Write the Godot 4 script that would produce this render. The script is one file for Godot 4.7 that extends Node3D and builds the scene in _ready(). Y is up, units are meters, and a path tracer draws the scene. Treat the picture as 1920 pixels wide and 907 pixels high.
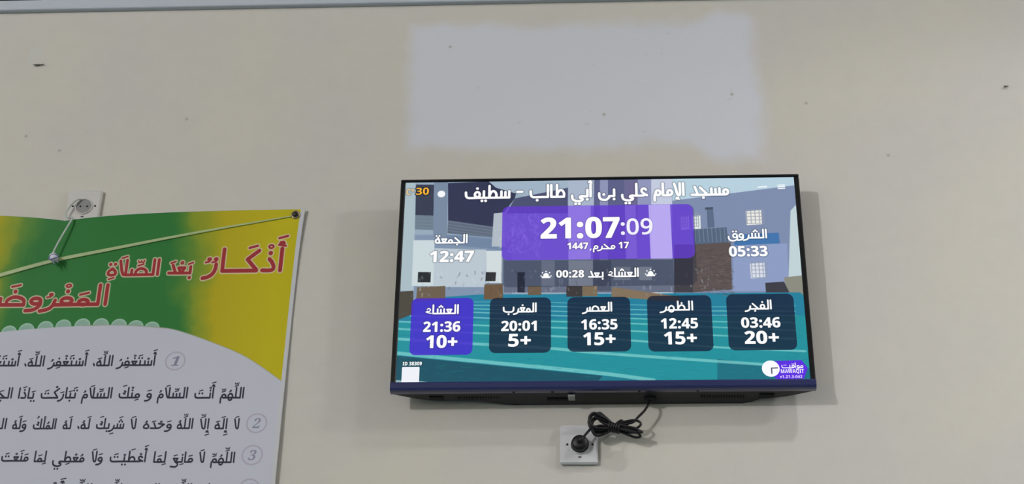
extends Node3D
# A wall-mounted television showing prayer times, a hanging banner and two wall sockets, seen from below.

const GLYPHS := {
	"alef_s": "0.24; 1.0; l .12 1 .12 0",
	"alef_f": "0.30; 1.0; l 0 0 .18 0 .18 1",
	"ba_s": "1.08; .4; c .08 .38 .1 .12 .24 0 .5 -.02 .76 0 .94 .1 .97 .38",
	"ba_i": "0.32; .42; l .09 .4 .09 0 .32 0",
	"ba_m": "0.34; .42; l 0 0 .34 0|l .17 .4 .17 0",
	"ba_f": "1.04; .4; l 0 0 .4 0|c .2 0 .5 -.01 .76 0 .9 .1 .93 .36",
	"noon_s": "0.82; .4; c .08 .34 .07 .02 .14 -.24 .38 -.36 .62 -.26 .72 0 .72 .2",
	"noon_f": "0.84; .4; l 0 0 .08 0|c .08 0 .13 -.18 .3 -.36 .5 -.36 .68 -.24 .74 0 .74 .18",
	"ya_f": "0.86; .3; c 0 0 .12 .02 .24 -.03 .24 -.14 .12 -.2 .08 -.3 .22 -.44 .5 -.44 .7 -.3 .76 -.06 .76 .06",
	"ya_s": "0.9; .5; c .42 .34 .26 .42 .14 .28 .26 .12 .22 -.04 .08 -.2 .2 -.42 .5 -.44 .72 -.3 .8 -.02",
	"jeem_i": "0.66; .46; l .54 .44 .12 .36|c .12 .36 .3 .2 .46 .04 .66 0",
	"jeem_m": "0.66; .46; l 0 0 .66 0|l .54 .44 .12 .04",
	"dal_s": "0.54; .5; c .26 .52 .16 .36 .1 .16 .14 .03 .28 0 .46 .01",
	"dal_f": "0.52; .5; l 0 0 .44 .01|c .24 .52 .16 .3 .06 .04",
	"ra_s": "0.44; .3; c .1 .3 .12 .06 .2 -.14 .34 -.27 .5 -.32",
	"ra_f": "0.44; .3; l 0 0 .08 0|c .08 .24 .12 .02 .2 -.16 .34 -.27 .5 -.32",
	"seen_i": "0.80; .42; l .09 .38 .09 0 .80 0|l .34 .34 .34 0|l .6 .38 .6 0",
	"seen_m": "0.84; .42; l 0 0 .84 0|l .14 .38 .14 0|l .4 .34 .4 0|l .66 .38 .66 0",
	"sad_i": "0.98; .46; c .64 .02 .62 .24 .46 .4 .26 .38 .12 .24 .1 .02|l .1 0 .98 0|l .84 .32 .84 0",
	"sad_m": "1.02; .46; c .68 .02 .66 .24 .5 .4 .3 .38 .16 .24 .14 .02|l 0 0 1.02 0|l .88 .32 .88 0",
	"tah_i": "0.74; 1.0; c .54 .08 .47 .28 .33 .4 .18 .36 .09 .2 .1 .02|l .1 0 .74 0|l .55 1 .55 .02",
	"tah_m": "0.78; 1.0; c .58 .08 .51 .28 .37 .4 .22 .36 .13 .2 .14 .02|l 0 0 .78 0|l .59 1 .59 .02",
	"ain_i": "0.58; .5; c .12 .36 .24 .44 .38 .38 .38 .22 .22 .1|c .06 .02 .14 .06 .3 .01 .58 0",
	"ain_m": "0.56; .46; l 0 0 .56 0|l .28 0 .1 .34 .46 .34 .28 0",
	"ain_f": "0.64; .44; l 0 0 .28 0|l .28 0 .12 .32 .46 .32 .28 0|c .28 0 .12 -.14 .1 -.34 .28 -.5 .62 -.46",
	"fa_i": "0.48; .52; o .2 .22 .16|l .18 0 .48 0|c .04 .22 .06 .08 .18 0",
	"fa_m": "0.54; .52; o .27 .2 .16|l 0 0 .54 0",
	"fa_f": "1.12; .52; o .26 .2 .16|l 0 0 .5 0|c .2 0 .6 -.01 .84 0 .98 .1 1.01 .34",
	"qaf_s": "0.82; .54; o .22 .2 .16|c .06 .2 .05 -.05 .14 -.26 .38 -.38 .62 -.28 .72 0 .72 .14",
	"kaf_i": "0.56; .9; l .08 .92 .44 .52 .12 .04|l .12 0 .56 0",
	"kaf_m": "0.6; .9; l .12 .92 .48 .52 .16 .04|l 0 0 .6 0",
	"kaf_f": "0.90; 1.0; l 0 0 .14 0|l .14 1 .14 0|c .14 0 .4 -.01 .64 0 .78 .1 .8 .32|z .34 .58 .46 .66 .36 .44 .52 .4 .38 .3",
	"lam_i": "0.30; 1.0; l .1 1 .1 0 .30 0",
	"lam_m": "0.32; 1.0; l 0 0 .32 0|l .16 1 .16 0",
	"lam_f": "0.7; 1.0; l 0 0 .12 0|l .14 1 .14 0|c .14 0 .16 -.2 .34 -.34 .54 -.26 .6 0",
	"lam_s": "0.7; 1.0; c .1 1 .1 .1 .12 -.2 .32 -.34 .52 -.26 .6 0",
	"meem_s": "0.52; .4; o .2 .16 .15|c .34 .1 .41 .02 .43 -.2 .43 -.5",
	"meem_i": "0.46; .4; o .2 .16 .15|l .2 0 .46 0",
	"meem_m": "0.48; .36; o .24 .12 .14|l 0 0 .48 0",
	"meem_f": "0.58; .38; l 0 0 .2 0|o .24 .14 .15|c .38 .1 .46 .02 .48 -.2 .48 -.5",
	"heh_s": "0.54; .46; c .26 .44 .1 .24 .1 .06 .28 0 .44 .08 .42 .26 .26 .44",
	"heh_f": "0.50; .5; l 0 0 .2 0|c .24 .5 .14 .26 .12 .06 .24 0 .38 .02 .41 .16 .36 .3 .18 .34",
	"heh_m": "0.56; .44; l 0 0 .56 0|c .1 0 .12 .24 .28 .36 .44 .22 .44 0|c .14 0 .18 -.2 .34 -.24 .42 -.08 .4 0",
	"heh_i": "0.56; .46; c .3 .46 .12 .3 .1 .08 .28 0 .46 .1 .42 .3 .26 .4|l .28 0 .56 0|c .28 0 .2 .14 .3 .24",
	"waw_s": "0.48; .5; o .22 .2 .15|c .07 .2 .08 0 .18 -.18 .32 -.28 .5 -.3",
	"waw_f": "0.50; .5; l 0 0 .2 0|o .25 .18 .15|c .1 .18 .11 0 .2 -.18 .34 -.28 .52 -.3",
	"hamza_s": "0.50; .4; z .36 .38 .22 .44 .11 .32 .2 .19 .38 .2|z .04 .02 .22 .06 .45 .14",
	"lamalef_s": "0.56; 1.0; l .1 1 .1 .12|c .1 .12 .14 0 .26 .04 .34 .3 .46 .96",
	"lamalef_f": "0.58; 1.0; l 0 0 .16 0|l .15 1 .15 .06|c .16 0 .26 .04 .36 .3 .48 .96",
}
# letter: [family, dots above (+) or below (-); 10 / -10 is a hamza above / below]
const LETTERS := {"ا": ["alef", 0], "أ": ["alef", 10], "إ": ["alef", -10], "ب": ["ba", -1], "ت": ["ba", 2], "ن": ["noon", 1], "ي": ["ya", -2], "ج": ["jeem", -1], "ح": ["jeem", 0], "د": ["dal", 0], "ذ": ["dal", 1], "ر": ["ra", 0], "س": ["seen", 0], "ش": ["seen", 3], "ص": ["sad", 0], "ض": ["sad", 1], "ط": ["tah", 0], "ظ": ["tah", 1], "ع": ["ain", 0], "غ": ["ain", 1], "ف": ["fa", 1], "ق": ["qaf", 2], "ك": ["kaf", 0], "ل": ["lam", 0], "م": ["meem", 0], "ه": ["heh", 0], "ة": ["heh", 2], "و": ["waw", 0], "ء": ["hamza", 0]}
const NO_JOIN := "اأإدذروءة"
const DOTS := {"ba_i": [.1, .7, -.3], "ba_m": [.17, .7, -.3], "ba_f": [.5, .4, -.32], "ba_s": [.52, .42, -.32], "noon_f": [.44, .1, 0], "noon_s": [.4, .12, 0], "ya_f": [.42, 0, -.72], "jeem_i": [.36, 0, -.28], "jeem_m": [.36, 0, -.28], "dal_s": [.24, .8, 0], "dal_f": [.24, .8, 0], "seen_i": [.36, .66, 0], "seen_m": [.4, .66, 0], "sad_i": [.42, .7, 0], "sad_m": [.46, .7, 0], "tah_i": [.28, .72, 0], "tah_m": [.32, .72, 0], "ain_i": [.26, .76, 0], "ain_m": [.28, .68, 0], "fa_i": [.2, .7, 0], "fa_m": [.27, .7, 0], "fa_f": [.26, .7, 0], "qaf_s": [.24, .7, 0], "heh_f": [.24, .8, 0], "heh_s": [.26, .74, 0]}

# ---------------------------------------------------------------- the picture on the screen, 1600 x 900
const SCREEN_SHAPES := [
	["94a8ba", [-61, -59, 1693, -29, 1616, 964, -12, 950]],
	["7f92ab", [-46, 245, 445, 252, 449, 542, -32, 536]],
	["a9bcc4", [-60, -33, 39, -32, 54, 501, -34, 500]],
	["353c50", [43, 9, 118, 11, 121, 158, 46, 154]],
	["6b7b8a", [46, 154, 121, 158, 122, 225, 47, 221]],
	["7789a0", [117, -30, 175, -29, 180, 260, 123, 260]],
	["2f3450", [176, 4, 475, -4, 454, 82, 368, 214, 182, 181]],
	["5d6a7c", [182, 181, 368, 214, 371, 263, 181, 241]],
	["6f83a0", [179, 248, 445, 281, 446, 326, 179, 292]],
	["9fb2c4", [319, -27, 674, -21, 674, 30, 531, 84, 376, 30]],
	["4a4f70", [454, 82, 674, 35, 673, 156, 422, 152]],
	["c9d6da", [43, 271, 130, 272, 133, 481, 45, 480]],
	["b9c6d0", [131, 309, 342, 319, 341, 488, 133, 485]],
	["d0dadd", [342, 324, 409, 325, 409, 470, 343, 469]],
	["b0bac4", [369, 151, 411, 147, 420, 306, 363, 305]],
	["23272c", [68, 417, 120, 418, 120, 464, 68, 463]],
	["2a2d30", [342, 421, 383, 422, 381, 462, 341, 462]],
	["a8b4c8", [674, -8, 782, -6, 771, 510, 670, 509]],
	["5b5f86", [782, -6, 907, -4, 894, 512, 771, 510]],
	["8d93b5", [806, -6, 839, -5, 829, 511, 797, 510]],
	["6a668f", [907, -4, 962, -3, 947, 512, 894, 512]],
	["8f95ba", [962, -3, 1017, -2, 1002, 513, 947, 512]],
	["c3cade", [1017, -10, 1103, -8, 1083, 497, 1005, 496]],
	["dfe5ec", [1011, 492, 1106, 493, 1123, 540, 1003, 539]],
	["b7d0de", [1103, -26, 1628, -35, 1612, 41, 1101, 103]],
	["7d8bac", [1101, 103, 1606, 38, 1610, 556, 1087, 549]],
	["e0e6ea", [1131, 178, 1165, 176, 1165, 238, 1130, 240]],
	["e6ece8", [1178, 176, 1211, 174, 1210, 236, 1178, 238]],
	["5a6b86", [1238, 143, 1264, 143, 1266, 230, 1238, 232]],
	["46505f", [1232, 137, 1264, 136, 1264, 145, 1231, 147]],
	["52647c", [1176, 238, 1314, 230, 1318, 304, 1177, 307]],
	["3f3d45", [1100, 306, 1177, 307, 1168, 522, 1092, 521]],
	["5a504f", [1177, 307, 1327, 299, 1322, 510, 1168, 522]],
	["eae9e2", [1395, 157, 1458, 153, 1458, 218, 1396, 222]],
	["3f73ab", [1342, 265, 1522, 258, 1523, 307, 1341, 314]],
	["8b9bc2", [1335, 314, 1552, 307, 1546, 520, 1326, 519]],
	["d8dcea", [1398, 397, 1456, 393, 1456, 460, 1399, 464]],
	["c0d2d6", [1576, 158, 1608, 121, 1618, 509, 1543, 508]],
	["8a8a7e", [1529, 460, 1623, 450, 1616, 591, 1537, 536]],
	["3a3a44", [1454, 483, 1528, 479, 1546, 527, 1454, 526]],
	["656d82", [414, 369, 1094, 373, 1092, 521, 416, 513]],
	["9aa2b0", [674, 372, 773, 374, 772, 489, 674, 488]],
	["868ea2", [565, 371, 619, 372, 619, 487, 565, 486]],
	["50566a", [773, 374, 846, 375, 843, 511, 771, 510]],
	["23283a", [469, 423, 499, 423, 499, 514, 470, 513]],
	["8e98a6", [854, 404, 922, 405, 921, 464, 853, 464]],
	["99a2ae", [956, 405, 1007, 406, 1006, 466, 955, 465]],
	["1f7f9c", [-28, 607, 65, 537, 320, 521, 1587, 527, 1656, 591, 1644, 740, -23, 723]],
	["1d8f9a", [-27, 639, 1653, 626, 1626, 964, -12, 950]],
	["17788a", [-20, 778, 536, 843, 825, 879, 1627, 953, 1626, 975, -11, 961]],
	["125062", [-20, 783, 300, 820, 604, 855, 804, 877, 742, 956, -12, 950]],
	["176f80", [1249, 809, 1422, 842, 1625, 853, 1616, 964, 1242, 960]],
	["4a463c", [-33, 507, 52, 501, 57, 603, -27, 639]],
	["6a5c4c", [67, 485, 180, 481, 182, 543, 65, 551]],
	["6c563f", [337, 476, 411, 475, 413, 544, 336, 543]],
	["6a5a48", [512, 485, 565, 486, 565, 526, 512, 526]],
	["3a3638", [665, 487, 729, 488, 729, 536, 665, 535]],
	["7a6a54", [729, 488, 789, 487, 788, 534, 729, 533]],
	["82705a", [848, 494, 1115, 540, 1114, 564, 843, 537]],
	["8fb0b4", [-15, 887, 100, 893, 205, 912, -14, 910]],
]
const SCREEN_STRIPES := [
	[18, [3, 774, 300, 809, 604, 843, 825, 870, 1001, 898]],
	[14, [0, 712, 298, 736, 604, 759, 806, 782, 1422, 835]],
	[10, [-2, 668, 297, 689, 604, 706, 915, 728, 1231, 759, 1590, 781]],
	[8, [-4, 636, 296, 655, 604, 669, 916, 687, 1233, 709, 1554, 728]],
	[7, [46, 612, 295, 622, 604, 642, 916, 655, 1235, 674, 1557, 692]],
	[6, [295, 599, 604, 616, 917, 633, 1236, 650, 1559, 659]],
	[5, [294, 584, 604, 597, 917, 615, 1237, 623, 1562, 627]],
	[5, [294, 568, 604, 576, 918, 594, 1238, 604, 1563, 609]],
	[3, [294, 553, 604, 560, 918, 573, 1239, 586, 1565, 585]],
]
# word, right edge, left edge, baseline, height of an alef
const SCREEN_WORDS := [
	["مسجد الإمام علي بن أبي طالب - سطيف", 1332, 245, 77, 56],
	["الجمعة", 267, 130, 285, 37], ["محرم", 863, 772, 321, 32], ["العشاء", 957, 831, 447, 36], ["بعد", 815, 751, 448, 36], ["الشروق", 1477, 1315, 280, 38],
	["العشاء", 240, 105, 603, 37], ["المغرب", 549, 411, 599, 37], ["العصر", 848, 732, 599, 37], ["الظهر", 1168, 1039, 598, 37], ["الفجر", 1475, 1372, 597, 37],
]
# figures, left edge, right edge, baseline, height
const SCREEN_FIGURES := [
	["12:47", 114, 291, 372, 49], ["21:07", 563, 881, 270, 93], ["1447", 670, 754, 321, 29], ["17", 877, 918, 320, 29], ["00:28", 625, 736, 449, 32], ["05:33", 1319, 1471, 363, 45],
	["21:36", 99, 245, 682, 43], ["10+", 113, 235, 752, 53], ["20:01", 408, 547, 682, 43], ["5+", 437, 524, 749, 53], ["16:35", 723, 865, 679, 43], ["15+", 731, 856, 746, 53],
	["12:45", 1036, 1180, 678, 43], ["15+", 1047, 1173, 746, 53], ["03:46", 1350, 1501, 678, 43], ["20+", 1360, 1491, 747, 53], ["ID 38309", 24, 99, 826, 15],
]
# ---------------------------------------------------------------- the print on the banner, 1400 x 1820
const BANNER_WORDS := [
	["أَذْكَـارٌ", 1358, 1090, 240, 84],
	["بَعْدَ", 1044, 961, 246, 60],
	["الصَّلاَةِ", 936, 753, 250, 58],
	["المَفْرُوضَةِ", 778, 328, 361, 73],
	["أَسْتَغْفِرُ", 962, 836, 589, 35],
	["اللَّهَ،", 821, 748, 589, 35],
	["أَسْتَغْفِرُ", 733, 607, 588, 35],
	["اللَّهَ،", 592, 518, 588, 35],
	["أَسْتَغْفِرُ", 506, 379, 587, 35],
	["اللَّهُمَّ", 1272, 1190, 707, 35],
	["أَنْتَ", 1172, 1103, 707, 35],
	["السَّلاَمُ", 1085, 982, 706, 35],
	["وَ", 965, 944, 706, 35],
	["مِنْكَ", 925, 852, 705, 35],
	["السَّلاَمُ", 834, 731, 705, 35],
	["تَبَارَكْتَ", 713, 593, 704, 35],
	["يَاذَا", 574, 518, 704, 35],
	["الجَلاَلِ", 502, 396, 703, 35],
	["لاَ", 1267, 1246, 814, 33],
	["إِلَهَ", 1229, 1184, 814, 33],
	["إِلاَّ", 1169, 1133, 814, 33],
	["اللَّهُ", 1116, 1060, 813, 33],
	["وَحْدَهُ", 1045, 948, 813, 33],
	["لاَ", 928, 904, 813, 33],
	["شَرِيكَ", 888, 793, 812, 33],
	["لَهُ،", 775, 729, 812, 33],
	["لَهُ", 714, 684, 812, 33],
	["المُلْكُ", 664, 585, 812, 33],
	["وَلَهُ", 565, 517, 811, 34],
	["الحَمْدُ", 500, 404, 811, 34],
	["اللَّهُمَّ", 1266, 1185, 929, 33],
	["لاَ", 1167, 1145, 928, 33],
	["مَانِعَ", 1129, 1057, 928, 33],
	["لِمَا", 1041, 997, 928, 34],
	["أَعْطَيْتَ", 977, 854, 926, 34],
	["وَلاَ", 834, 793, 926, 34],
	["مُعْطِي", 774, 668, 926, 34],
	["لِمَا", 649, 606, 925, 34],
	["مَنَعْتَ", 590, 498, 923, 34],
	["سُبْحَانَ", 1259, 1159, 1035, 33],
	["اللَّهِ", 1139, 1079, 1035, 33],
	["وَالحَمْدُ", 1057, 933, 1035, 33],
	["لِلَّهِ", 912, 864, 1035, 33],
	["وَاللَّهُ", 843, 743, 1035, 33],
	["أَكْبَرُ", 723, 626, 1035, 33],
]


# ---------------------------------------------------------------- a small raster canvas for print
class Canvas:
	var w: int
	var h: int
	var d: PackedByteArray
	var mask := PackedFloat32Array()
	var mx := 0
	var my := 0
	var mw := 0
	var mh := 0

	func _init(ww: int, hh: int, c: Color) -> void:
		w = ww
		h = hh
		var im := Image.create_empty(ww, hh, false, Image.FORMAT_RGB8)
		im.fill(c)
		d = im.get_data()

	func from(im: Image) -> void:
		w = im.get_width()
		h = im.get_height()
		im.convert(Image.FORMAT_RGB8)
		d = im.get_data()

	func image() -> Image:
		return Image.create_from_data(w, h, false, Image.FORMAT_RGB8, d)

	func start(x0: float, y0: float, x1: float, y1: float) -> bool:
		mx = clampi(int(floor(x0)) - 1, 0, w)
		my = clampi(int(floor(y0)) - 1, 0, h)
		mw = clampi(int(ceil(x1)) + 2, 0, w) - mx
		mh = clampi(int(ceil(y1)) + 2, 0, h) - my
		if mw <= 0 or mh <= 0:
			return false
		mask = PackedFloat32Array()
		mask.resize(mw * mh)
		return true

	func ink(c: Color, a := 1.0) -> void:
		var r := c.r8
		var g := c.g8
		var b := c.b8
		for y in mh:
			var o := y * mw
			var p := ((my + y) * w + mx) * 3
			for x in mw:
				var k := mask[o + x] * a
				if k > 0.003:
					if k > 0.997:
						d[p] = r
						d[p + 1] = g
						d[p + 2] = b
					else:
						d[p] = int(d[p] + (r - d[p]) * k)
						d[p + 1] = int(d[p + 1] + (g - d[p + 1]) * k)
						d[p + 2] = int(d[p + 2] + (b - d[p + 2]) * k)
				p += 3

	# a round-nibbed stroke from a to b; the nib is tall times higher than wide; soft is the width of its edge
	func capsule(ax: float, ay: float, bx: float, by: float, r: float, tall := 1.0, soft := 1.0) -> void:
		var e := r + soft
		var x0 := maxi(int(floor(minf(ax, bx) - e)), mx)
		var x1 := mini(int(ceil(maxf(ax, bx) + e)), mx + mw - 1)
		var y0 := maxi(int(floor(minf(ay, by) - e * tall)), my)
		var y1 := mini(int(ceil(maxf(ay, by) + e * tall)), my + mh - 1)
		var dx := bx - ax
		var dy := (by - ay) / tall
		var l2 := dx * dx + dy * dy
		for y in range(y0, y1 + 1):
			var py := (y + .5 - ay) / tall
			var o := (y - my) * mw - mx
			for x in range(x0, x1 + 1):
				var px := x + .5 - ax
				var t := 0.0
				if l2 > 1e-6:
					t = clampf((px * dx + py * dy) / l2, 0.0, 1.0)
				var ex := px - t * dx
				var ey := py - t * dy
				var k := (r - sqrt(ex * ex + ey * ey)) / soft + .5
				if k > mask[o + x]:
					mask[o + x] = minf(k, 1.0)

	# even-odd fill of closed contours, four sub-rows per pixel row
	func fill(contours: Array, c: Color, a := 1.0) -> void:
		var lo := Vector2(1e9, 1e9)
		var hi := Vector2(-1e9, -1e9)
		for k in contours:
			for q: Vector2 in k:
				lo = lo.min(q)
				hi = hi.max(q)
		if not start(lo.x, lo.y, hi.x, hi.y):
			return
		for row in mh * 4:
			var y := my + (row + .5) * .25
			var xs := PackedFloat32Array()
			for k in contours:
				var n: int = k.size()
				var p: Vector2 = k[n - 1]
				for i in n:
					var q: Vector2 = k[i]
					if (p.y <= y) != (q.y <= y):
						xs.append(p.x + (y - p.y) / (q.y - p.y) * (q.x - p.x))
					p = q
			xs.sort()
			var o := (row / 4) * mw
			for i in range(0, xs.size() - 1, 2):
				var x0 := clampf(xs[i] - mx, 0, mw)
				var x1 := clampf(xs[i + 1] - mx, 0, mw)
				for x in range(int(x0), mini(int(ceil(x1)), mw)):
					mask[o + x] += .25 * (minf(x1, x + 1.0) - maxf(x0, x))
		ink(c, a)

	func round_rect(x0: float, y0: float, x1: float, y1: float, r: float, c: Color, a := 1.0) -> void:
		var k := PackedVector2Array()
		for i in 4:
			var at := Vector2(x1 - r if i == 0 or i == 3 else x0 + r, y1 - r if i < 2 else y0 + r)
			for j in 7:
				k.append(at + Vector2.from_angle((i + j / 6.0) * PI / 2) * r)
		fill([k], c, a)

	func disc(x: float, y: float, r: float, c: Color, a := 1.0) -> void:
		if start(x - r, y - r, x + r, y + r):
			capsule(x, y, x, y, r)
			ink(c, a)

	func ring(x: float, y: float, r: float, t: float, c: Color, a := 1.0) -> void:
		if start(x - r - t, y - r - t, x + r + t, y + r + t):
			for i in 36:
				var p := Vector2.from_angle(i * TAU / 36) * r
				var q := Vector2.from_angle((i + 1) * TAU / 36) * r
				capsule(x + p.x, y + p.y, x + q.x, y + q.y, t)
			ink(c, a)

	func path(pts: PackedVector2Array, r: float, c: Color, a := 1.0, soft := 1.0) -> void:
		var lo := pts[0]
		var hi := pts[0]
		for q in pts:
			lo = lo.min(q)
			hi = hi.max(q)
		if start(lo.x - r - soft, lo.y - r - soft, hi.x + r + soft, hi.y + r + soft):
			for i in pts.size() - 1:
				capsule(pts[i].x, pts[i].y, pts[i + 1].x, pts[i + 1].y, r, 1.0, soft)
			ink(c, a)


func spline(p: PackedVector2Array, n := 6) -> PackedVector2Array:
	var q := PackedVector2Array([2 * p[0] - p[1]])
	q.append_array(p)
	q.append(2 * p[-1] - p[-2])
	var out := PackedVector2Array([p[0]])
	for i in range(1, q.size() - 2):
		for k in range(1, n + 1):
			out.append(q[i].cubic_interpolate(q[i + 1], q[i - 1], q[i + 2], float(k) / n))
	return out


func is_mark(c: String) -> bool:
	var o := c.unicode_at(0)
	return o >= 0x64b and o <= 0x652


# Arabic script as pen strokes: [x0, y0, x1, y1, pen] with x running leftwards, alef height 1; returns [strokes, width]
func shape(text: String) -> Array:
	var segs := []
	var poly := func(p: PackedVector2Array, pen_size: float) -> void:
		for i in p.size() - 1:
			segs.append([p[i].x, p[i].y, p[i + 1].x, p[i + 1].y, pen_size])
	var arc := func(x: float, y: float, r: float, n: int, pen_size: float) -> void:
		var p := PackedVector2Array()
		for i in n + 1:
			p.append(Vector2(x, y) + Vector2.from_angle(i * TAU / n) * r)
		poly.call(p, pen_size)
	var chars := []
	for c in text:
		chars.append(c)
	var pen := 0.0
	var joined := false
	var stack := 0
	var last := Vector3()
	var i := 0
	while i < chars.size():
		var c: String = chars[i]
		if is_mark(c):
			var x := last.x
			var y := last.y + .2 + stack * .22
			if c == "\u0650":
				y = last.z - .2
			else:
				stack += 1
			if c == "\u064e" or c == "\u0650":
				poly.call(PackedVector2Array([Vector2(x - .13, y + .05), Vector2(x + .13, y - .05)]), .6)
			elif c == "\u064f" or c == "\u064c":
				for o in ([0.0] if c == "\u064f" else [-.1, .12]):
					arc.call(x + o, y + .05, .05, 7, .5)
					poly.call(PackedVector2Array([Vector2(x + o - .05, y + .05), Vector2(x + o, y - .06), Vector2(x + o + .12, y - .1)]), .5)
			elif c == "\u0652":
				arc.call(x, y, .075, 8, .5)
			elif c == "\u0651":
				poly.call(PackedVector2Array([Vector2(x - .15, y + .09), Vector2(x - .11, y - .06), Vector2(x, y - .03), Vector2(x, y + .06), Vector2(x, y - .03), Vector2(x + .11, y - .06), Vector2(x + .15, y + .06)]), .5)
			i += 1
			continue
		stack = 0
		if c in " ،-ـ":
			if c == "،":
				poly.call(PackedVector2Array([Vector2(pen + .17, .16), Vector2(pen + .1, 0)]), 1.0)
			elif c == "-":
				poly.call(PackedVector2Array([Vector2(pen + .1, .34), Vector2(pen + .42, .34)]), 1.0)
			elif c == "ـ":
				poly.call(PackedVector2Array([Vector2(pen, 0), Vector2(pen + .5, 0)]), 1.0)
			pen += .52 if c == "-" else .5 if c == "ـ" else .34
			if c != "ـ":
				joined = false
			i += 1
			continue
		var j := i + 1
		while j < chars.size() and is_mark(chars[j]):
			j += 1
		var next: String = chars[j] if j < chars.size() else ""
		var dots: int = LETTERS[c][1]
		var g := ""
		var joins := false
		if c == "ل" and next != "" and next in "اأإ":
			g = "lamalef_f" if joined else "lamalef_s"
			dots = LETTERS[next][1]
			chars.remove_at(j)
		else:
			joins = not c in NO_JOIN and next != "" and (LETTERS.has(next) and next != "ء" or next == "ـ")
			var family: String = LETTERS[c][0]
			if joins and family in ["noon", "ya"]:
				family = "ba"
			if joins and family == "qaf":
				family = "fa"
			g = family + ("_m" if joined and joins else "_f" if joined else "_i" if joins else "_s")
		var f: PackedStringArray = GLYPHS[g].split(";")
		var adv := f[0].to_float()
		var top := f[1].to_float()
		for s in f[2].strip_edges().split("|"):
			var n := s.split(" ", false)
			if n[0] == "o":
				arc.call(pen + n[1].to_float(), n[2].to_float(), n[3].to_float(), 14, 1.0)
			else:
				var p := PackedVector2Array()
				for k in range(1, n.size(), 2):
					p.append(Vector2(pen + n[k].to_float(), n[k + 1].to_float()))
				poly.call(p if n[0] == "l" else spline(p), .72 if n[0] == "z" else 1.0)
		var at: Array = DOTS.get(g, [adv / 2, 0.0, 0.0])
		var x: float = pen + at[0]
		var bottom := -.02
		if absi(dots) == 10:
			x = pen + (.12 if g == "alef_s" else .18 if g == "alef_f" else .46 if dots > 0 else .26)
			var y := 1.2 if dots > 0 else -.34
			poly.call(PackedVector2Array([Vector2(x + .08, y + .1), Vector2(x - .02, y + .12), Vector2(x - .06, y + .04), Vector2(x + .1, y + .02)]), .55)
			poly.call(PackedVector2Array([Vector2(x - .1, y - .07), Vector2(x + .12, y - .02)]), .55)
			if dots > 0:
				top = 1.34
			else:
				bottom = -.44
		elif dots != 0:
			var y: float = at[1] if dots > 0 else at[2]
			for o in ([0.0] if absi(dots) == 1 else [-.12, .12]):
				segs.append([x + o, y, x + o, y, 1.15])
			if dots == 3:
				segs.append([x, y + .2, x, y + .2, 1.15])
			if dots > 0:
				top = maxf(top, y + (.3 if dots == 3 else .1))
			else:
				bottom = y - .1
		if g in ["ra_s", "ra_f", "waw_s", "waw_f", "meem_s", "ain_f", "noon_f"]:
			bottom = minf(bottom, -.36)
		last = Vector3(x, top, bottom)
		pen += adv
		joined = joins
		i += 1
	return [segs, pen]


# lift > 1 draws the short letters taller under the same ascenders, as a display face does
func write(cv: Canvas, word: Array, pen: float, ink: Color, tall := 1.2, halo := 0.0, halo_ink := Color.BLACK, halo_a := 1.0, lift := 1.0) -> void:
	var s := shape(word[0])
	for q in s[0]:
		for k in [1, 3]:
			var y: float = q[k]
			q[k] = y * .85 if y < 0.0 and lift > 1.2 else y if y < 0.0 or y > 1.0 else y * lift if y < .45 else .45 * lift + (y - .45) * (1.0 - .45 * lift) / .55
	var right: float = word[1]
	var base: float = word[3]
	var high: float = word[4]
	var wide: float = (word[1] - word[2]) / s[1]
	for turn in 2:
		var more := halo if turn == 0 else 0.0
		if turn == 0 and halo <= 0.0:
			continue
		if not cv.start(word[2] - high * .4, base - high * 2.1, right + high * .3, base + high * 1.0):
			return
		for q in s[0]:
			cv.capsule(right - q[0] * wide, base - q[1] * high, right - q[2] * wide, base - q[3] * high, pen * high * q[4] + more, tall, 1.2 if turn == 1 else 1.2 + halo * .6)
		cv.ink(halo_ink if turn == 0 else ink, halo_a if turn == 0 else 1.0)


# Latin letters and figures from the outlines of a font, stretched to fit
func outlines(text: String, font: Font, x0: float, x1: float, base: float, high: float, slant := 0.0) -> Array:
	var ts := TextServerManager.get_primary_interface()
	var rid: RID = font.get_rids()[0]
	var pen := 0.0
	var raw := []
	var lo := 1e9
	var hi := -1e9
	for ch in text:
		var g := ts.font_get_glyph_index(rid, 128, ch.unicode_at(0), 0)
		var c := ts.font_get_glyph_contours(rid, 128, g)
		if c.has("points"):
			var from := 0
			for e in c.contours:
				var k := PackedVector2Array()
				for i in range(from, int(e) + 1):
					var q: Vector3 = c.points[i]
					k.append(Vector2(pen + q.x - slant * q.y, q.y))
					lo = minf(lo, k[-1].x)
					hi = maxf(hi, k[-1].x)
				from = int(e) + 1
				raw.append(k)
		pen += ts.font_get_glyph_advance(rid, 128, g).x
	var sx := (x1 - x0) / (hi - lo)
	var sy := high / 91.4
	var out := []
	for k in raw:
		var m := PackedVector2Array()
		for q in k:
			m.append(Vector2(x0 + (q.x - lo) * sx, base + q.y * sy))
		out.append(m)
	return out


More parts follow.
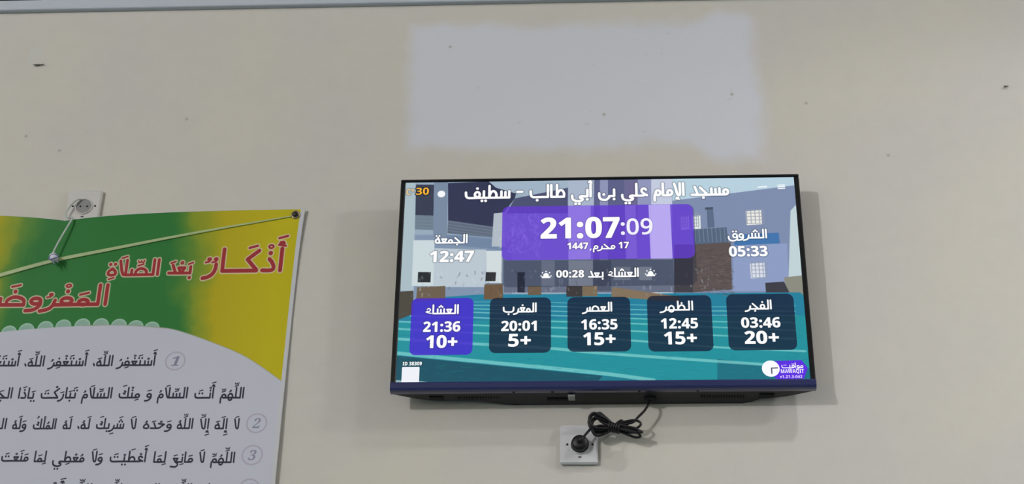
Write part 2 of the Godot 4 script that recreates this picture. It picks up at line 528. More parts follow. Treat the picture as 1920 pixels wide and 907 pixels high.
func figures(cv: Canvas, t: Array, font: Font, ink: Color, shade := 0.0, slant := 0.0, fat := 0.0) -> void:
	var o := outlines(t[0], font, t[1], t[2], t[3], t[4], slant)
	for turn in 2:
		var r := 4.0 if turn == 0 else fat
		if turn == 0 and shade <= 0.0 or turn == 1 and fat <= 0.0:
			continue
		if cv.start(t[1] - 8, t[3] - t[4] * 1.3, t[2] + 8, t[3] + t[4] * .4):
			for k in o:
				var p: Vector2 = k[-1]
				for q: Vector2 in k:
					cv.capsule(p.x, p.y, q.x, q.y, r, 1.0, 5.0 if turn == 0 else 1.0)
					p = q
			cv.ink(Color("101420") if turn == 0 else ink, shade if turn == 0 else 1.0)
	cv.fill(o, ink)


func font(named: String, weight: int) -> Font:
	var f := SystemFont.new()
	f.font_names = PackedStringArray([named])
	f.font_weight = weight
	return f


func screen_picture() -> ImageTexture:
	var bg := Canvas.new(800, 450, Color("8fa3b4"))
	for s in SCREEN_SHAPES:
		var k := PackedVector2Array()
		for i in range(0, s[1].size(), 2):
			k.append(Vector2(s[1][i], s[1][i + 1]) * .5)
		bg.fill([k], Color(s[0]))
	for s in SCREEN_STRIPES:
		var k := PackedVector2Array()
		for i in range(0, s[1].size(), 2):
			k.append(Vector2(s[1][i], s[1][i + 1]) * .5)
		bg.path(spline(k, 4), s[0] * .22, Color("86cfcd"), .72, 1.5)
	# glazing bars, railings and masonry joints of the pictured hall
	for r in [[1120, 165, 1157, 226], [1167, 163, 1203, 224], [1398, 150, 1466, 214], [1404, 390, 1464, 460]]:
		for i in 5:
			var x: float = lerpf(r[0], r[2], i / 4.0) * .5
			var y: float = lerpf(r[1], r[3], i / 4.0) * .5
			bg.path(PackedVector2Array([Vector2(x, r[1] * .5), Vector2(x, r[3] * .5)]), .9, Color("8f98a8"), .8)
			bg.path(PackedVector2Array([Vector2(r[0] * .5, y), Vector2(r[2] * .5, y)]), .8, Color("8f98a8"), .8)
	for i in 9:
		var x := (1168 + i * 17) * .5
		bg.path(PackedVector2Array([Vector2(x, 115), Vector2(x + 1, 148)]), .7, Color("8494a8"), .7)
	for i in 4:
		bg.path(PackedVector2Array([Vector2(91, 93 + i * 7), Vector2(184, 109 + i * 7)]), .5, Color("8b97a5"), .6)
		bg.path(PackedVector2Array([Vector2(24, 82 + i * 8), Vector2(60, 84 + i * 8)]), .5, Color("8b97a5"), .6)
	var rng := RandomNumberGenerator.new()
	rng.seed = 5
	for i in 260:
		var x := rng.randf_range(588, 660)
		var y := rng.randf_range(162, 268)
		bg.path(PackedVector2Array([Vector2(x, y), Vector2(x + rng.randf_range(3, 9), y)]), .8, Color("7a6c66") if i % 2 else Color("403a3e"), .35)
	for i in 170:   # lamps, shelves and people far down the hall, each a few pixels
		var x := rng.randf_range(20, 640)
		var y := rng.randf_range(205, 262)
		bg.path(PackedVector2Array([Vector2(x, y), Vector2(x + rng.randf_range(-2, 2), y + rng.randf_range(1, 8))]), rng.randf_range(.6, 1.8), [Color("dfe6ea"), Color("3c4352"), Color("8794a6"), Color("b9c4ce")][i % 4], .26)
	for i in 60:
		var p := Vector2(rng.randf_range(198, 226), rng.randf_range(95, 165))
		bg.path(PackedVector2Array([p, p + Vector2(rng.randf_range(-5, 5), rng.randf_range(-2, 6))]), 1.0, Color("c9d2d8"), .5)
	for i in 500:
		var p := Vector2(rng.randf_range(0, 800), rng.randf_range(300, 450))
		bg.path(PackedVector2Array([p, p + Vector2(rng.randf_range(4, 22), rng.randf_range(0, 1))]), .8, Color("35b0b0") if i % 2 else Color("0f6275"), .16)
	var im := bg.image()
	im.resize(1600, 900, Image.INTERPOLATE_CUBIC)
	var cv := Canvas.new(4, 4, Color.BLACK)
	cv.from(im)
	cv.round_rect(404, 120, 1186, 490, 30, Color("0e1830"), .30)
	cv.round_rect(404, 120, 1182, 369, 28, Color("6a3ae4"), .72)
	for r in [[404, 600, 740, 869]]:
		cv.fill([PackedVector2Array([Vector2(674, 121), Vector2(766, 121), Vector2(764, 368), Vector2(674, 368)])], Color("a592ee"), .55)
		cv.fill([PackedVector2Array([Vector2(1002, 121), Vector2(1090, 121), Vector2(1092, 368), Vector2(1004, 368)])], Color("c8bcf8"), .8)
		cv.fill([PackedVector2Array([Vector2(906, 121), Vector2(950, 121), Vector2(950, 368), Vector2(906, 368)])], Color("8f74e2"), .5)
	for i in 90:   # the chandelier showing through the panel
		var p := Vector2(rng.randf_range(425, 560), rng.randf_range(150, 340))
		cv.path(PackedVector2Array([p, p + Vector2(rng.randf_range(-14, 14), rng.randf_range(4, 22))]), rng.randf_range(2, 5), Color("9a7cf0"), .16, 3.0)
	cv.round_rect(48, 535, 296, 783, 24, Color("4527cc"), .86)
	for b in [[361, 537, 604, 777], [669, 538, 917, 775], [984, 535, 1237, 777], [1296, 532, 1560, 775]]:
		cv.round_rect(b[0], b[1], b[2], b[3], 26, Color("06122c"), .74)
	cv.round_rect(22, 833, 91, 900, 3, Color("eef0f8"))
	# badge in the corner: a clock face and its name
	cv.fill([PackedVector2Array([Vector2(1450, 822), Vector2(1572, 818), Vector2(1594, 852), Vector2(1576, 896), Vector2(1476, 900), Vector2(1456, 880)])], Color("5a2be0"))
	cv.disc(1452, 853, 34, Color("fbfbff"))
	cv.path(PackedVector2Array([Vector2(1478, 850), Vector2(1455, 851), Vector2(1455, 873)]), 2.2, Color("3b3f58"))
	cv.disc(150, 56, 16, Color("f4f6f8"))
	cv.path(PackedVector2Array([Vector2(1452, 45), Vector2(1486, 43)]), 3.0, Color("eef6fa"))
	for i in 3:
		cv.path(PackedVector2Array([Vector2(1533, 37 + i * 8), Vector2(1560, 36 + i * 8)]), 2.4, Color("f4fafc"))
	for o in [[584, 443], [1002, 440]]:
		cv.disc(o[0], o[1] - 4, 11, Color.WHITE)
		cv.path(PackedVector2Array([Vector2(o[0] - 14, o[1] + 4), Vector2(o[0] + 14, o[1] + 4)]), 4.0, Color.WHITE)
		for i in 5:
			var p := Vector2(o[0], o[1] - 2) + Vector2.from_angle(PI + i * PI / 4) * 20
			cv.disc(p.x, p.y, 3, Color.WHITE)
	var bold := font("Droid Sans", 700)
	for t in SCREEN_FIGURES:
		figures(cv, t, bold, Color.WHITE, .30, 0.0, t[4] * .022)
	figures(cv, [":09", 889, 1014, 256, 70], font("Droid Sans", 400), Color("f3f1ff"), .2, 0.0, 2.0)
	figures(cv, ["MAWAQIT", 1490, 1578, 872, 16], bold, Color.WHITE)
	figures(cv, ["v1.21.3-042", 1484, 1570, 893, 12], bold, Color("f4f0ff"))
	figures(cv, ["30", 44, 98, 58, 33], bold, Color("ffb62e"), .75)
	figures(cv, ["C°", 4, 37, 58, 28], bold, Color("f0c98a"), .25)
	for t in SCREEN_WORDS:
		write(cv, t, .098, Color.WHITE, 1.0, 3.5, Color("101420"), .3, 1.38)
	write(cv, ["مواقيت", 1577, 1492, 850, 20], .09, Color.WHITE, 1.0, 0.0, Color.BLACK, 1.0, 1.38)
	cv.path(PackedVector2Array([Vector2(765, 322), Vector2(762, 327)]), 2.4, Color.WHITE)
	return ImageTexture.create_from_image(cv.image())


func banner_print() -> ImageTexture:
	var cv := Canvas.new(1400, 1820, Color("ccced9"))
	var yellow := Color("cabd14")
	var deep := Color("bfb016")
	var green := Color("2f7c38")
	var lime := Color("769730")
	var noise := FastNoiseLite.new()
	noise.seed = 3
	noise.frequency = .004
	# printed blend of yellow and green in broad columns
	for y in 720:
		var p := y * 1400 * 3
		var half := lerpf(205.0, 290.0, y / 450.0)
		var reach := lerpf(200.0, 120.0, y / 450.0)
		for x in 1400:
			var q := noise.get_noise_2d(x, y) * 50.0
			var k := clampf((absf(x - 725.0 + q) - half) / reach, 0.0, 1.0)
			var c := green.lerp(lime, clampf(k * 2.0, 0.0, 1.0)).lerp(deep.lerp(yellow, clampf((absf(x - 725.0) - 400.0) / 200.0, 0.0, 1.0)), clampf(k * 1.6 - .6, 0.0, 1.0))
			d_set(cv, p, c)
			p += 3
	# scalloped border and the white field under its arch
	for q in [[451, 438], [510, 429], [574, 421], [634, 416], [698, 413], [760, 413], [821, 416], [878, 422], [933, 428]]:
		cv.disc(q[0], q[1] + 28, 27, Color("a8cdb6"))
		cv.disc(q[0], q[1] + 30, 23, Color("96bca8"))
	var arch := PackedVector2Array([Vector2(-20, 760), Vector2(20, 640), Vector2(150, 540), Vector2(300, 480), Vector2(417, 464), Vector2(507, 454), Vector2(597, 447), Vector2(702, 442), Vector2(824, 441), Vector2(938, 450), Vector2(1017, 462), Vector2(1153, 512), Vector2(1268, 565), Vector2(1396, 654), Vector2(1420, 672)])
	var field := spline(arch, 5)
	var edge := field.duplicate()
	field.append_array([Vector2(1420, 1830), Vector2(-20, 1830)])
	cv.fill([field], Color("ccced9"))
	cv.path(edge.slice(35), 1.6, Color("a9ad9c"), .8)
	var red := Color("a83236")
	for i in BANNER_WORDS.size():
		if i < 4:
			write(cv, BANNER_WORDS[i], .085 if i != 0 else .078, red, 1.15, 3.8, Color("dccdae"), 1.0)
		else:
			write(cv, BANNER_WORDS[i], .074, Color("2b2d3a"), 1.2, 0.0, Color.BLACK, 1.0, 1.12)
	var serif := font("Droid Serif", 700)
	for n in [["1", 1027, 575], ["2", 1322, 796], ["3", 1319, 905], ["4", 1320, 1018]]:
		cv.ring(n[1], n[2], 32, 2.6, Color("b9b4c4"))
		figures(cv, [n[0], n[1] - 13, n[1] + 13, n[2] + 17, 34], serif, Color("8f93a6") if n[0] != "1" else Color("8a86a0"), 0.0, .2)
	# bare white selvedge on the right
	cv.fill([PackedVector2Array([Vector2(1388, 0), Vector2(1400, 0), Vector2(1400, 1820), Vector2(1388, 1820)])], Color("cfd0d2"))
	return ImageTexture.create_from_image(cv.image())


func d_set(cv: Canvas, p: int, c: Color) -> void:
	cv.d[p] = c.r8
	cv.d[p + 1] = c.g8
	cv.d[p + 2] = c.b8


# paint on the visible part of the wall: x -2.2 .. 1.8, y 2.2 .. 4.15 at 2.5 mm a pixel
func wall_paint() -> ImageTexture:
	var W := 1600
	var H := 780
	var a := FastNoiseLite.new()
	a.seed = 11
	a.frequency = .004
	a.fractal_octaves = 4
	var b := FastNoiseLite.new()
	b.seed = 12
	b.frequency = .035
	b.fractal_octaves = 3
	var data := PackedByteArray()
	data.resize(W * H * 3)
	var base := Color("d4d0c6")
	var fresh := Color("d9dbe2")
	for y in H:
		var wy := 4.15 - (y + .5) * .0025
		var p := y * W * 3
		for x in W:
			var wx := -2.2 + (x + .5) * .0025
			var n := a.get_noise_2d(x, y)
			var m := b.get_noise_2d(x, y)
			var c := base
			c.r *= 1.0 + n * .02 + m * .007
			c.g *= 1.0 + n * .016 + m * .007
			c.b *= 1.0 - n * .012 + m * .007
			if wx > -.62 and wx < .52 and wy > 3.58:
				# rolled-over rectangle of newer, whiter paint with a dry roller edge
				var low := 3.695 - .055 * smoothstep(.2, .3, wx)
				var high := 4.085 + .03 * smoothstep(.24, .31, wx) * (1.0 - smoothstep(.36, .42, wx))
				var inside := minf(minf(wx + .505, .405 - wx), minf(wy - low, high - wy)) + n * .035 + m * .008
				c = c.lerp(fresh, smoothstep(-.02, .035, inside))
			data[p] = clampi(int(c.r * 255.0), 0, 255)
			data[p + 1] = clampi(int(c.g * 255.0), 0, 255)
			data[p + 2] = clampi(int(c.b * 255.0), 0, 255)
			p += 3
	var cv := Canvas.new(4, 4, Color.BLACK)
	cv.from(Image.create_from_data(W, H, false, Image.FORMAT_RGB8, data))
	# filled drill holes, scuffs and specks
	var rng := RandomNumberGenerator.new()
	rng.seed = 21
	for q in [[284.0, 158.0], [322.0, 176.0], [262.0, 210.0], [450.0, 140.0], [1160.0, 195.0], [1084.0, 132.0], [880.0, 142.0], [720.0, 55.0], [1010.0, 120.0]]:
		cv.disc(q[0], q[1], 1.6, Color("a39f97"), .7)
	cv.round_rect(270, 48, 284, 66, 3, Color("d2d3cd"), .7)
	for i in 26:
		var x := rng.randf_range(700, 1040)
		var y := rng.randf_range(40, 190)
		cv.path(PackedVector2Array([Vector2(x, y), Vector2(x + rng.randf_range(-6, 6), y + rng.randf_range(-2, 2))]), .7, Color("c6c6c8") if i % 2 else Color("e4e5ea"), .5)
	return ImageTexture.create_from_image(cv.image())


# ---------------------------------------------------------------- shapes
func st_new(smooth := false) -> SurfaceTool:
	var st := SurfaceTool.new()
	st.begin(Mesh.PRIMITIVE_TRIANGLES)
	st.set_smooth_group(0 if smooth else -1)
	return st


func tri(st: SurfaceTool, a: Vector3, b: Vector3, c: Vector3, from: Vector3) -> void:
	if (a - c).cross(a - b).dot((a + b + c) / 3.0 - from) < 0.0:
		var t := b
		b = c
		c = t
	st.add_vertex(a)
	st.add_vertex(b)
	st.add_vertex(c)


func quad(st: SurfaceTool, a: Vector3, b: Vector3, c: Vector3, d: Vector3, from: Vector3) -> void:
	tri(st, a, b, c, from)
	tri(st, a, c, d, from)


func add_box(st: SurfaceTool, at: Vector3, size: Vector3, bevel := 0.0) -> void:
	var h := size / 2
	var e := minf(bevel, minf(h.x, minf(h.y, h.z)) * .98)
	if e <= 0.0:
		for ax in 3:
			for s in [-1.0, 1.0]:
				var n := Vector3.ZERO
				n[ax] = h[ax] * s
				var u := Vector3.ZERO
				u[(ax + 1) % 3] = h[(ax + 1) % 3]
				var v := Vector3.ZERO
				v[(ax + 2) % 3] = h[(ax + 2) % 3]
				quad(st, at + n - u - v, at + n + u - v, at + n + u + v, at + n - u + v, at)
		return
	var p := func(s: Vector3, ax: int) -> Vector3:
		var q := s * (h - Vector3.ONE * e)
		q[ax] = s[ax] * h[ax]
		return at + q
	for ax in 3:
		var a1 := (ax + 1) % 3
		var a2 := (ax + 2) % 3
		for s in [-1.0, 1.0]:
			var k := []
			for o in [[-1, -1], [1, -1], [1, 1], [-1, 1]]:
				var c := Vector3.ZERO
				c[ax] = s
				c[a1] = o[0]
				c[a2] = o[1]
				k.append(c)
			quad(st, p.call(k[0], ax), p.call(k[1], ax), p.call(k[2], ax), p.call(k[3], ax), at)
			for t in [-1.0, 1.0]:
				var c0 := Vector3.ZERO
				c0[a1] = s
				c0[a2] = t
				var c1 := c0
				c0[ax] = -1
				c1[ax] = 1
				quad(st, p.call(c0, a1), p.call(c1, a1), p.call(c1, a2), p.call(c0, a2), at)
	for sx in [-1, 1]:
		for sy in [-1, 1]:
			for sz in [-1, 1]:
				var c := Vector3(sx, sy, sz)
				tri(st, p.call(c, 0), p.call(c, 1), p.call(c, 2), at)


# a tube along points; radius may be one number or one for each point
func add_tube(st: SurfaceTool, pts: PackedVector3Array, radius: Variant, sides := 10, caps := true) -> void:
	var rings := []
	var up := Vector3.UP
	for i in pts.size():
		var t := (pts[mini(i + 1, pts.size() - 1)] - pts[maxi(i - 1, 0)]).normalized()
		if i == 0:
			up = Vector3.UP if absf(t.y) < .9 else Vector3.RIGHT
		up = (up - t * up.dot(t)).normalized()
		var side := t.cross(up)
		var r: float = radius[i] if radius is PackedFloat32Array else radius
		var ring := PackedVector3Array()
		for k in sides:
			ring.append(pts[i] + (up * cos(k * TAU / sides) + side * sin(k * TAU / sides)) * r)
		rings.append(ring)
	for i in pts.size() - 1:
		var mid := (pts[i] + pts[i + 1]) / 2
		for k in sides:
			var n := (k + 1) % sides
			quad(st, rings[i][k], rings[i][n], rings[i + 1][n], rings[i + 1][k], mid)
	if caps:
		for k in range(1, sides - 1):
			tri(st, rings[0][0], rings[0][k], rings[0][k + 1], pts[1])
			tri(st, rings[-1][0], rings[-1][k], rings[-1][k + 1], pts[-2])


# a flattened cord lying in the plane of the wall
func add_flat(st: SurfaceTool, pts: PackedVector3Array, wide: PackedFloat32Array) -> void:
	var last := PackedVector3Array()
	for i in pts.size():
		var t := (pts[mini(i + 1, pts.size() - 1)] - pts[maxi(i - 1, 0)]).normalized()
		var side := t.cross(Vector3.BACK).normalized()
		var ring := PackedVector3Array()
		for k in 10:
			ring.append(pts[i] + side * cos(k * TAU / 10) * wide[i] + Vector3.BACK * sin(k * TAU / 10) * .0014)
		if i:
			for k in 10:
				quad(st, last[k], last[(k + 1) % 10], ring[(k + 1) % 10], ring[k], (pts[i] + pts[i - 1]) / 2)
		last = ring


# profile of [radius, z] pairs turned about the z axis through at
func add_lathe(st: SurfaceTool, at: Vector3, profile: Array, sides := 28, squash := 1.0) -> void:
	for i in profile.size() - 1:
		var a: Array = profile[i]
		var b: Array = profile[i + 1]
		var flow := Vector2(b[0] - a[0], b[1] - a[1])
		for k in sides:
			var t0 := k * TAU / sides
			var t1 := (k + 1) * TAU / sides
			var p := func(q: Array, t: float) -> Vector3: return at + Vector3(cos(t) * q[0], sin(t) * q[0] * squash, q[1])
			var mid: Vector3 = (p.call(a, t0) + p.call(b, t1)) / 2
			var tm := (t0 + t1) / 2
			var out := Vector3(cos(tm) * flow.y, sin(tm) * flow.y, -flow.x)   # profiles run from the back of the outside to the front and the middle
			quad(st, p.call(a, t0), p.call(a, t1), p.call(b, t1), p.call(b, t0), mid - out)


func smooth3(p: PackedVector3Array, n := 6) -> PackedVector3Array:
	var out := PackedVector3Array()
	for i in p.size() - 1:
		for k in n:
			out.append(p[i].cubic_interpolate(p[i + 1], p[maxi(i - 1, 0)], p[mini(i + 2, p.size() - 1)], float(k) / n))
	out.append(p[-1])
	return out


# ---------------------------------------------------------------- objects
func part(called: String, st: SurfaceTool, m: Material, parent: Node) -> MeshInstance3D:
	st.generate_normals()
	var o := MeshInstance3D.new()
	o.name = called
	o.mesh = st.commit()
	o.mesh.surface_set_material(0, m)
	parent.add_child(o, true)
	return o


func tag(o: Node3D, label: String, category: String, group := "") -> Node3D:
	o.set_meta("label", label)
	o.set_meta("category", category)
	if group:
		o.set_meta("group", group)
	return o


func struct(o: Node3D, label: String, category: String) -> Node3D:
	o.set_meta("kind", "structure")
	return tag(o, label, category)


func thing(called: String, at: Vector3, label: String, category: String, group := "") -> Node3D:
	var o := Node3D.new()
	o.name = called
	add_child(o, true)
	o.position = at
	return tag(o, label, category, group)


func mat(c: Color, rough := .6, metal := 0.0) -> StandardMaterial3D:
	var m := StandardMaterial3D.new()
	m.albedo_color = c
	m.roughness = rough
	m.metallic = metal
	return m


func grained(c: Color, rough: float, low := .9, freq := .02, repeat := 2.0) -> StandardMaterial3D:
	var m := mat(c, rough)
	var n := FastNoiseLite.new()
	n.seed = 8
	n.frequency = freq
	n.fractal_octaves = 4
	var t := NoiseTexture2D.new()
	t.width = 256
	t.height = 256
	t.seamless = true
	t.noise = n
	var g := Gradient.new()
	g.set_color(0, Color(low, low, low))
	g.set_color(1, Color.WHITE)
	t.color_ramp = g
	m.albedo_texture = t
	m.uv1_triplanar = true
	m.uv1_world_triplanar = true
	m.uv1_scale = Vector3.ONE * repeat
	return m


func _ready() -> void:
	# ------------------------------------------------ camera, night outside, exposure
	var cam := Camera3D.new()
	cam.name = "camera"
	cam.position = Vector3(0, 1.6, 3.3675)
	cam.rotation = Vector3(.49673, .06729, .02181)
	cam.fov = 17.4493
	cam.near = .05
	cam.far = 60
	add_child(cam)
	cam.current = true
	var env := Environment.new()
	env.background_mode = Environment.BG_COLOR
	env.background_color = Color("0a0c14")
	env.tonemap_mode = Environment.TONE_MAPPER_LINEAR
	env.tonemap_exposure = 1.0
	env.sdfgi_enabled = true
	env.ssao_enabled = true
	env.ssil_enabled = true
	var we := WorldEnvironment.new()
	we.name = "environment"
	we.environment = env
	add_child(we)

	# ------------------------------------------------ the lamps of the hall: two globes whose shadows the television throws left and right
	var frosted := mat(Color("f4f2ea"), .5)
	frosted.emission_enabled = true
	frosted.emission = Color("fbfaff")
	frosted.emission_energy_multiplier = 2.5
	var steel := mat(Color("9a9a98"), .35, .8)
	for l in [[Vector3(4.95, 5.45, 2.4), .16, 5.7, "globe ceiling lamp to the right of the television, out of frame"], [Vector3(-7.63, 5.64, 10.0), .24, 39.0, "globe ceiling lamp far behind on the left, out of frame"]]:
		var lamp := thing("pendant_lamp", l[0], l[3], "lamp", "globe lamps under the ceiling")
		var st := st_new(true)
		var prof := []
		for i in 13:
			var t := -PI / 2 + i * PI / 12
			prof.append([l[1] * cos(t), l[1] * sin(t)])
		add_lathe(st, Vector3.ZERO, prof, 24)
		part("globe", st, frosted, lamp)
		st = st_new(true)
		add_tube(st, PackedVector3Array([Vector3(0, l[1] * .97, 0), Vector3(0, 7.0 - l[0].y - .03, 0)]), .012)
		part("rod", st, steel, lamp)
		st = st_new(true)
		add_tube(st, PackedVector3Array([Vector3(0, 7.0 - l[0].y - .05, 0), Vector3(0, 7.0 - l[0].y, 0)]), .06, 20)
		part("canopy", st, steel, lamp)
		var o := OmniLight3D.new()
		o.name = "bulb"
		o.light_color = Color("fbfaff")
		o.light_energy = l[2]
		o.light_size = l[1]
		o.omni_range = 40
		o.omni_attenuation = 2
		o.shadow_enabled = true
		lamp.add_child(o)

	# an added, unseen downlight that brightens the lower right of the wall
	var down := thing("added_downlight", Vector3(2.4, 7.0, 2.4), "added ceiling downlight out of frame, brightening the lower right of the wall", "lamp")
	var dst := st_new(true)
	add_tube(dst, PackedVector3Array([Vector3(0, 0, 0), Vector3(0, -.02, 0)]), .16, 28)
	part("trim_ring", dst, steel, down)
	dst = st_new(true)
	add_tube(dst, PackedVector3Array([Vector3(0, -.0195, 0), Vector3(0, -.024, 0)]), .13, 28)
	part("lens", dst, frosted, down)
	var spot := SpotLight3D.new()
	spot.name = "beam"
	spot.light_color = Color("fbfaff")
	spot.light_energy = 27.0
	spot.light_size = .13
	spot.spot_angle = 52
	spot.spot_angle_attenuation = 1.0
	spot.spot_range = 40
	spot.spot_attenuation = 2
	spot.shadow_enabled = true
	spot.position = Vector3(0, -.04, 0)
	spot.rotation = Vector3(-PI / 2, 0, 0)
	down.add_child(spot)

	# ------------------------------------------------ the hall
	var plain := grained(Color("d4d0c6"), .85, .95, .01, .5)
	var white := mat(Color("a9a7a2"), .8)
	var paint := mat(Color.WHITE, .85)
	paint.albedo_texture = wall_paint()
	var wall := Node3D.new()
	wall.name = "wall_front"
	add_child(wall)
	struct(wall, "grey beige painted wall behind the television and banner", "wall")
	var st := SurfaceTool.new()
	st.begin(Mesh.PRIMITIVE_TRIANGLES)
	for q in [[0, 0], [1, 0], [1, 1], [0, 0], [1, 1], [0, 1]]:
		st.set_normal(Vector3.BACK)
		st.set_uv(Vector2(q[0], q[1]))
		st.add_vertex(Vector3(lerpf(-2.2, 1.8, q[0]), lerpf(4.15, 2.2, q[1]), 0))
	var face := MeshInstance3D.new()
	face.name = "painted_face"
	face.mesh = st.commit()
	face.mesh.surface_set_material(0, paint)
	wall.add_child(face)
	st = st_new()
	add_box(st, Vector3(-.2, 3.175, -.101), Vector3(4.0, 1.95, .2))
	add_box(st, Vector3(0, 1.1, -.1), Vector3(20, 2.2, .2))
	add_box(st, Vector3(-6.1, 4.6, -.1), Vector3(7.8, 4.8, .2))
	add_box(st, Vector3(5.9, 4.6, -.1), Vector3(8.2, 4.8, .2))
	add_box(st, Vector3(-.2, 6.1, -.1), Vector3(4.0, 1.8, .2))
	part("masonry", st, plain, wall)
	for b in [["wall_back", Vector3(0, 3.5, 16.1), Vector3(20.4, 7.0, .2), plain, "plain painted wall at the far end of the hall", "wall"], ["wall_left", Vector3(-10.1, 3.5, 8), Vector3(.2, 7.0, 16), plain, "plain painted side wall beyond the banner", "wall"], ["wall_right", Vector3(6.1, 3.5, 8), Vector3(.2, 7.0, 16), plain, "plain painted side wall on the right of the hall", "wall"], ["ceiling", Vector3(0, 7.1, 8), Vector3(20.4, .2, 16.4), white, "plain white ceiling of the hall", "ceiling"], ["floor", Vector3(0, -.1, 8), Vector3(20.4, .2, 16.4), grained(Color("4d676e"), .95, .8, .05, 3.0), "blue green carpeted floor of the hall", "floor"]]:
		st = st_new()
		add_box(st, b[1], b[2])
		struct(part(b[0], st, b[3], self), b[4], b[5])

	st = st_new()
	add_box(st, Vector3(-2, 5.6, .6), Vector3(16, .3, 1.2), .01)  # unseen slab added to keep overhead light off the upper wall
	struct(part("added_slab_2", st, plain, self), "added gallery slab out of frame, shading the top of the wall", "gallery")

	# window band above the sill that crosses the top of the picture
	var alu := mat(Color("c3cad3"), .45)
	var win := Node3D.new()
	win.name = "window_1"
	add_child(win)
	struct(win, "dark night window in a pale frame above the wall ledge", "window")
	st = st_new()
	add_box(st, Vector3(-.2, 4.173, -.02), Vector3(4.0, .034, .05), .003)
	add_box(st, Vector3(-.2, 5.18, -.02), Vector3(4.0, .04, .05), .003)
	for x in [-2.18, -1.5, -.2, .8, 1.78]:
		add_box(st, Vector3(x, 4.68, -.02), Vector3(.04, .98, .048), .003)
	part("window_frame", st, alu, win)
	var glass := mat(Color(.02, .025, .03, .25), .05)
	glass.transparency = BaseMaterial3D.TRANSPARENCY_ALPHA
	for x in [[-2.16, -1.52], [-1.48, -.22], [-.18, .78], [.82, 1.76]]:
		st = st_new()
		add_box(st, Vector3((x[0] + x[1]) / 2, 4.68, -.025), Vector3(x[1] - x[0], .96, .005))
		part("pane", st, glass, win)
	st = st_new()
	add_box(st, Vector3(-.2, 4.1535, -.02), Vector3(4.1, .009, .07), .002)
	struct(part("trim_1", st, alu, self), "pale grey ledge running along the top of the wall", "ledge")

	television()
	sockets()
	power_cord()
	banner()
	wall_bits()


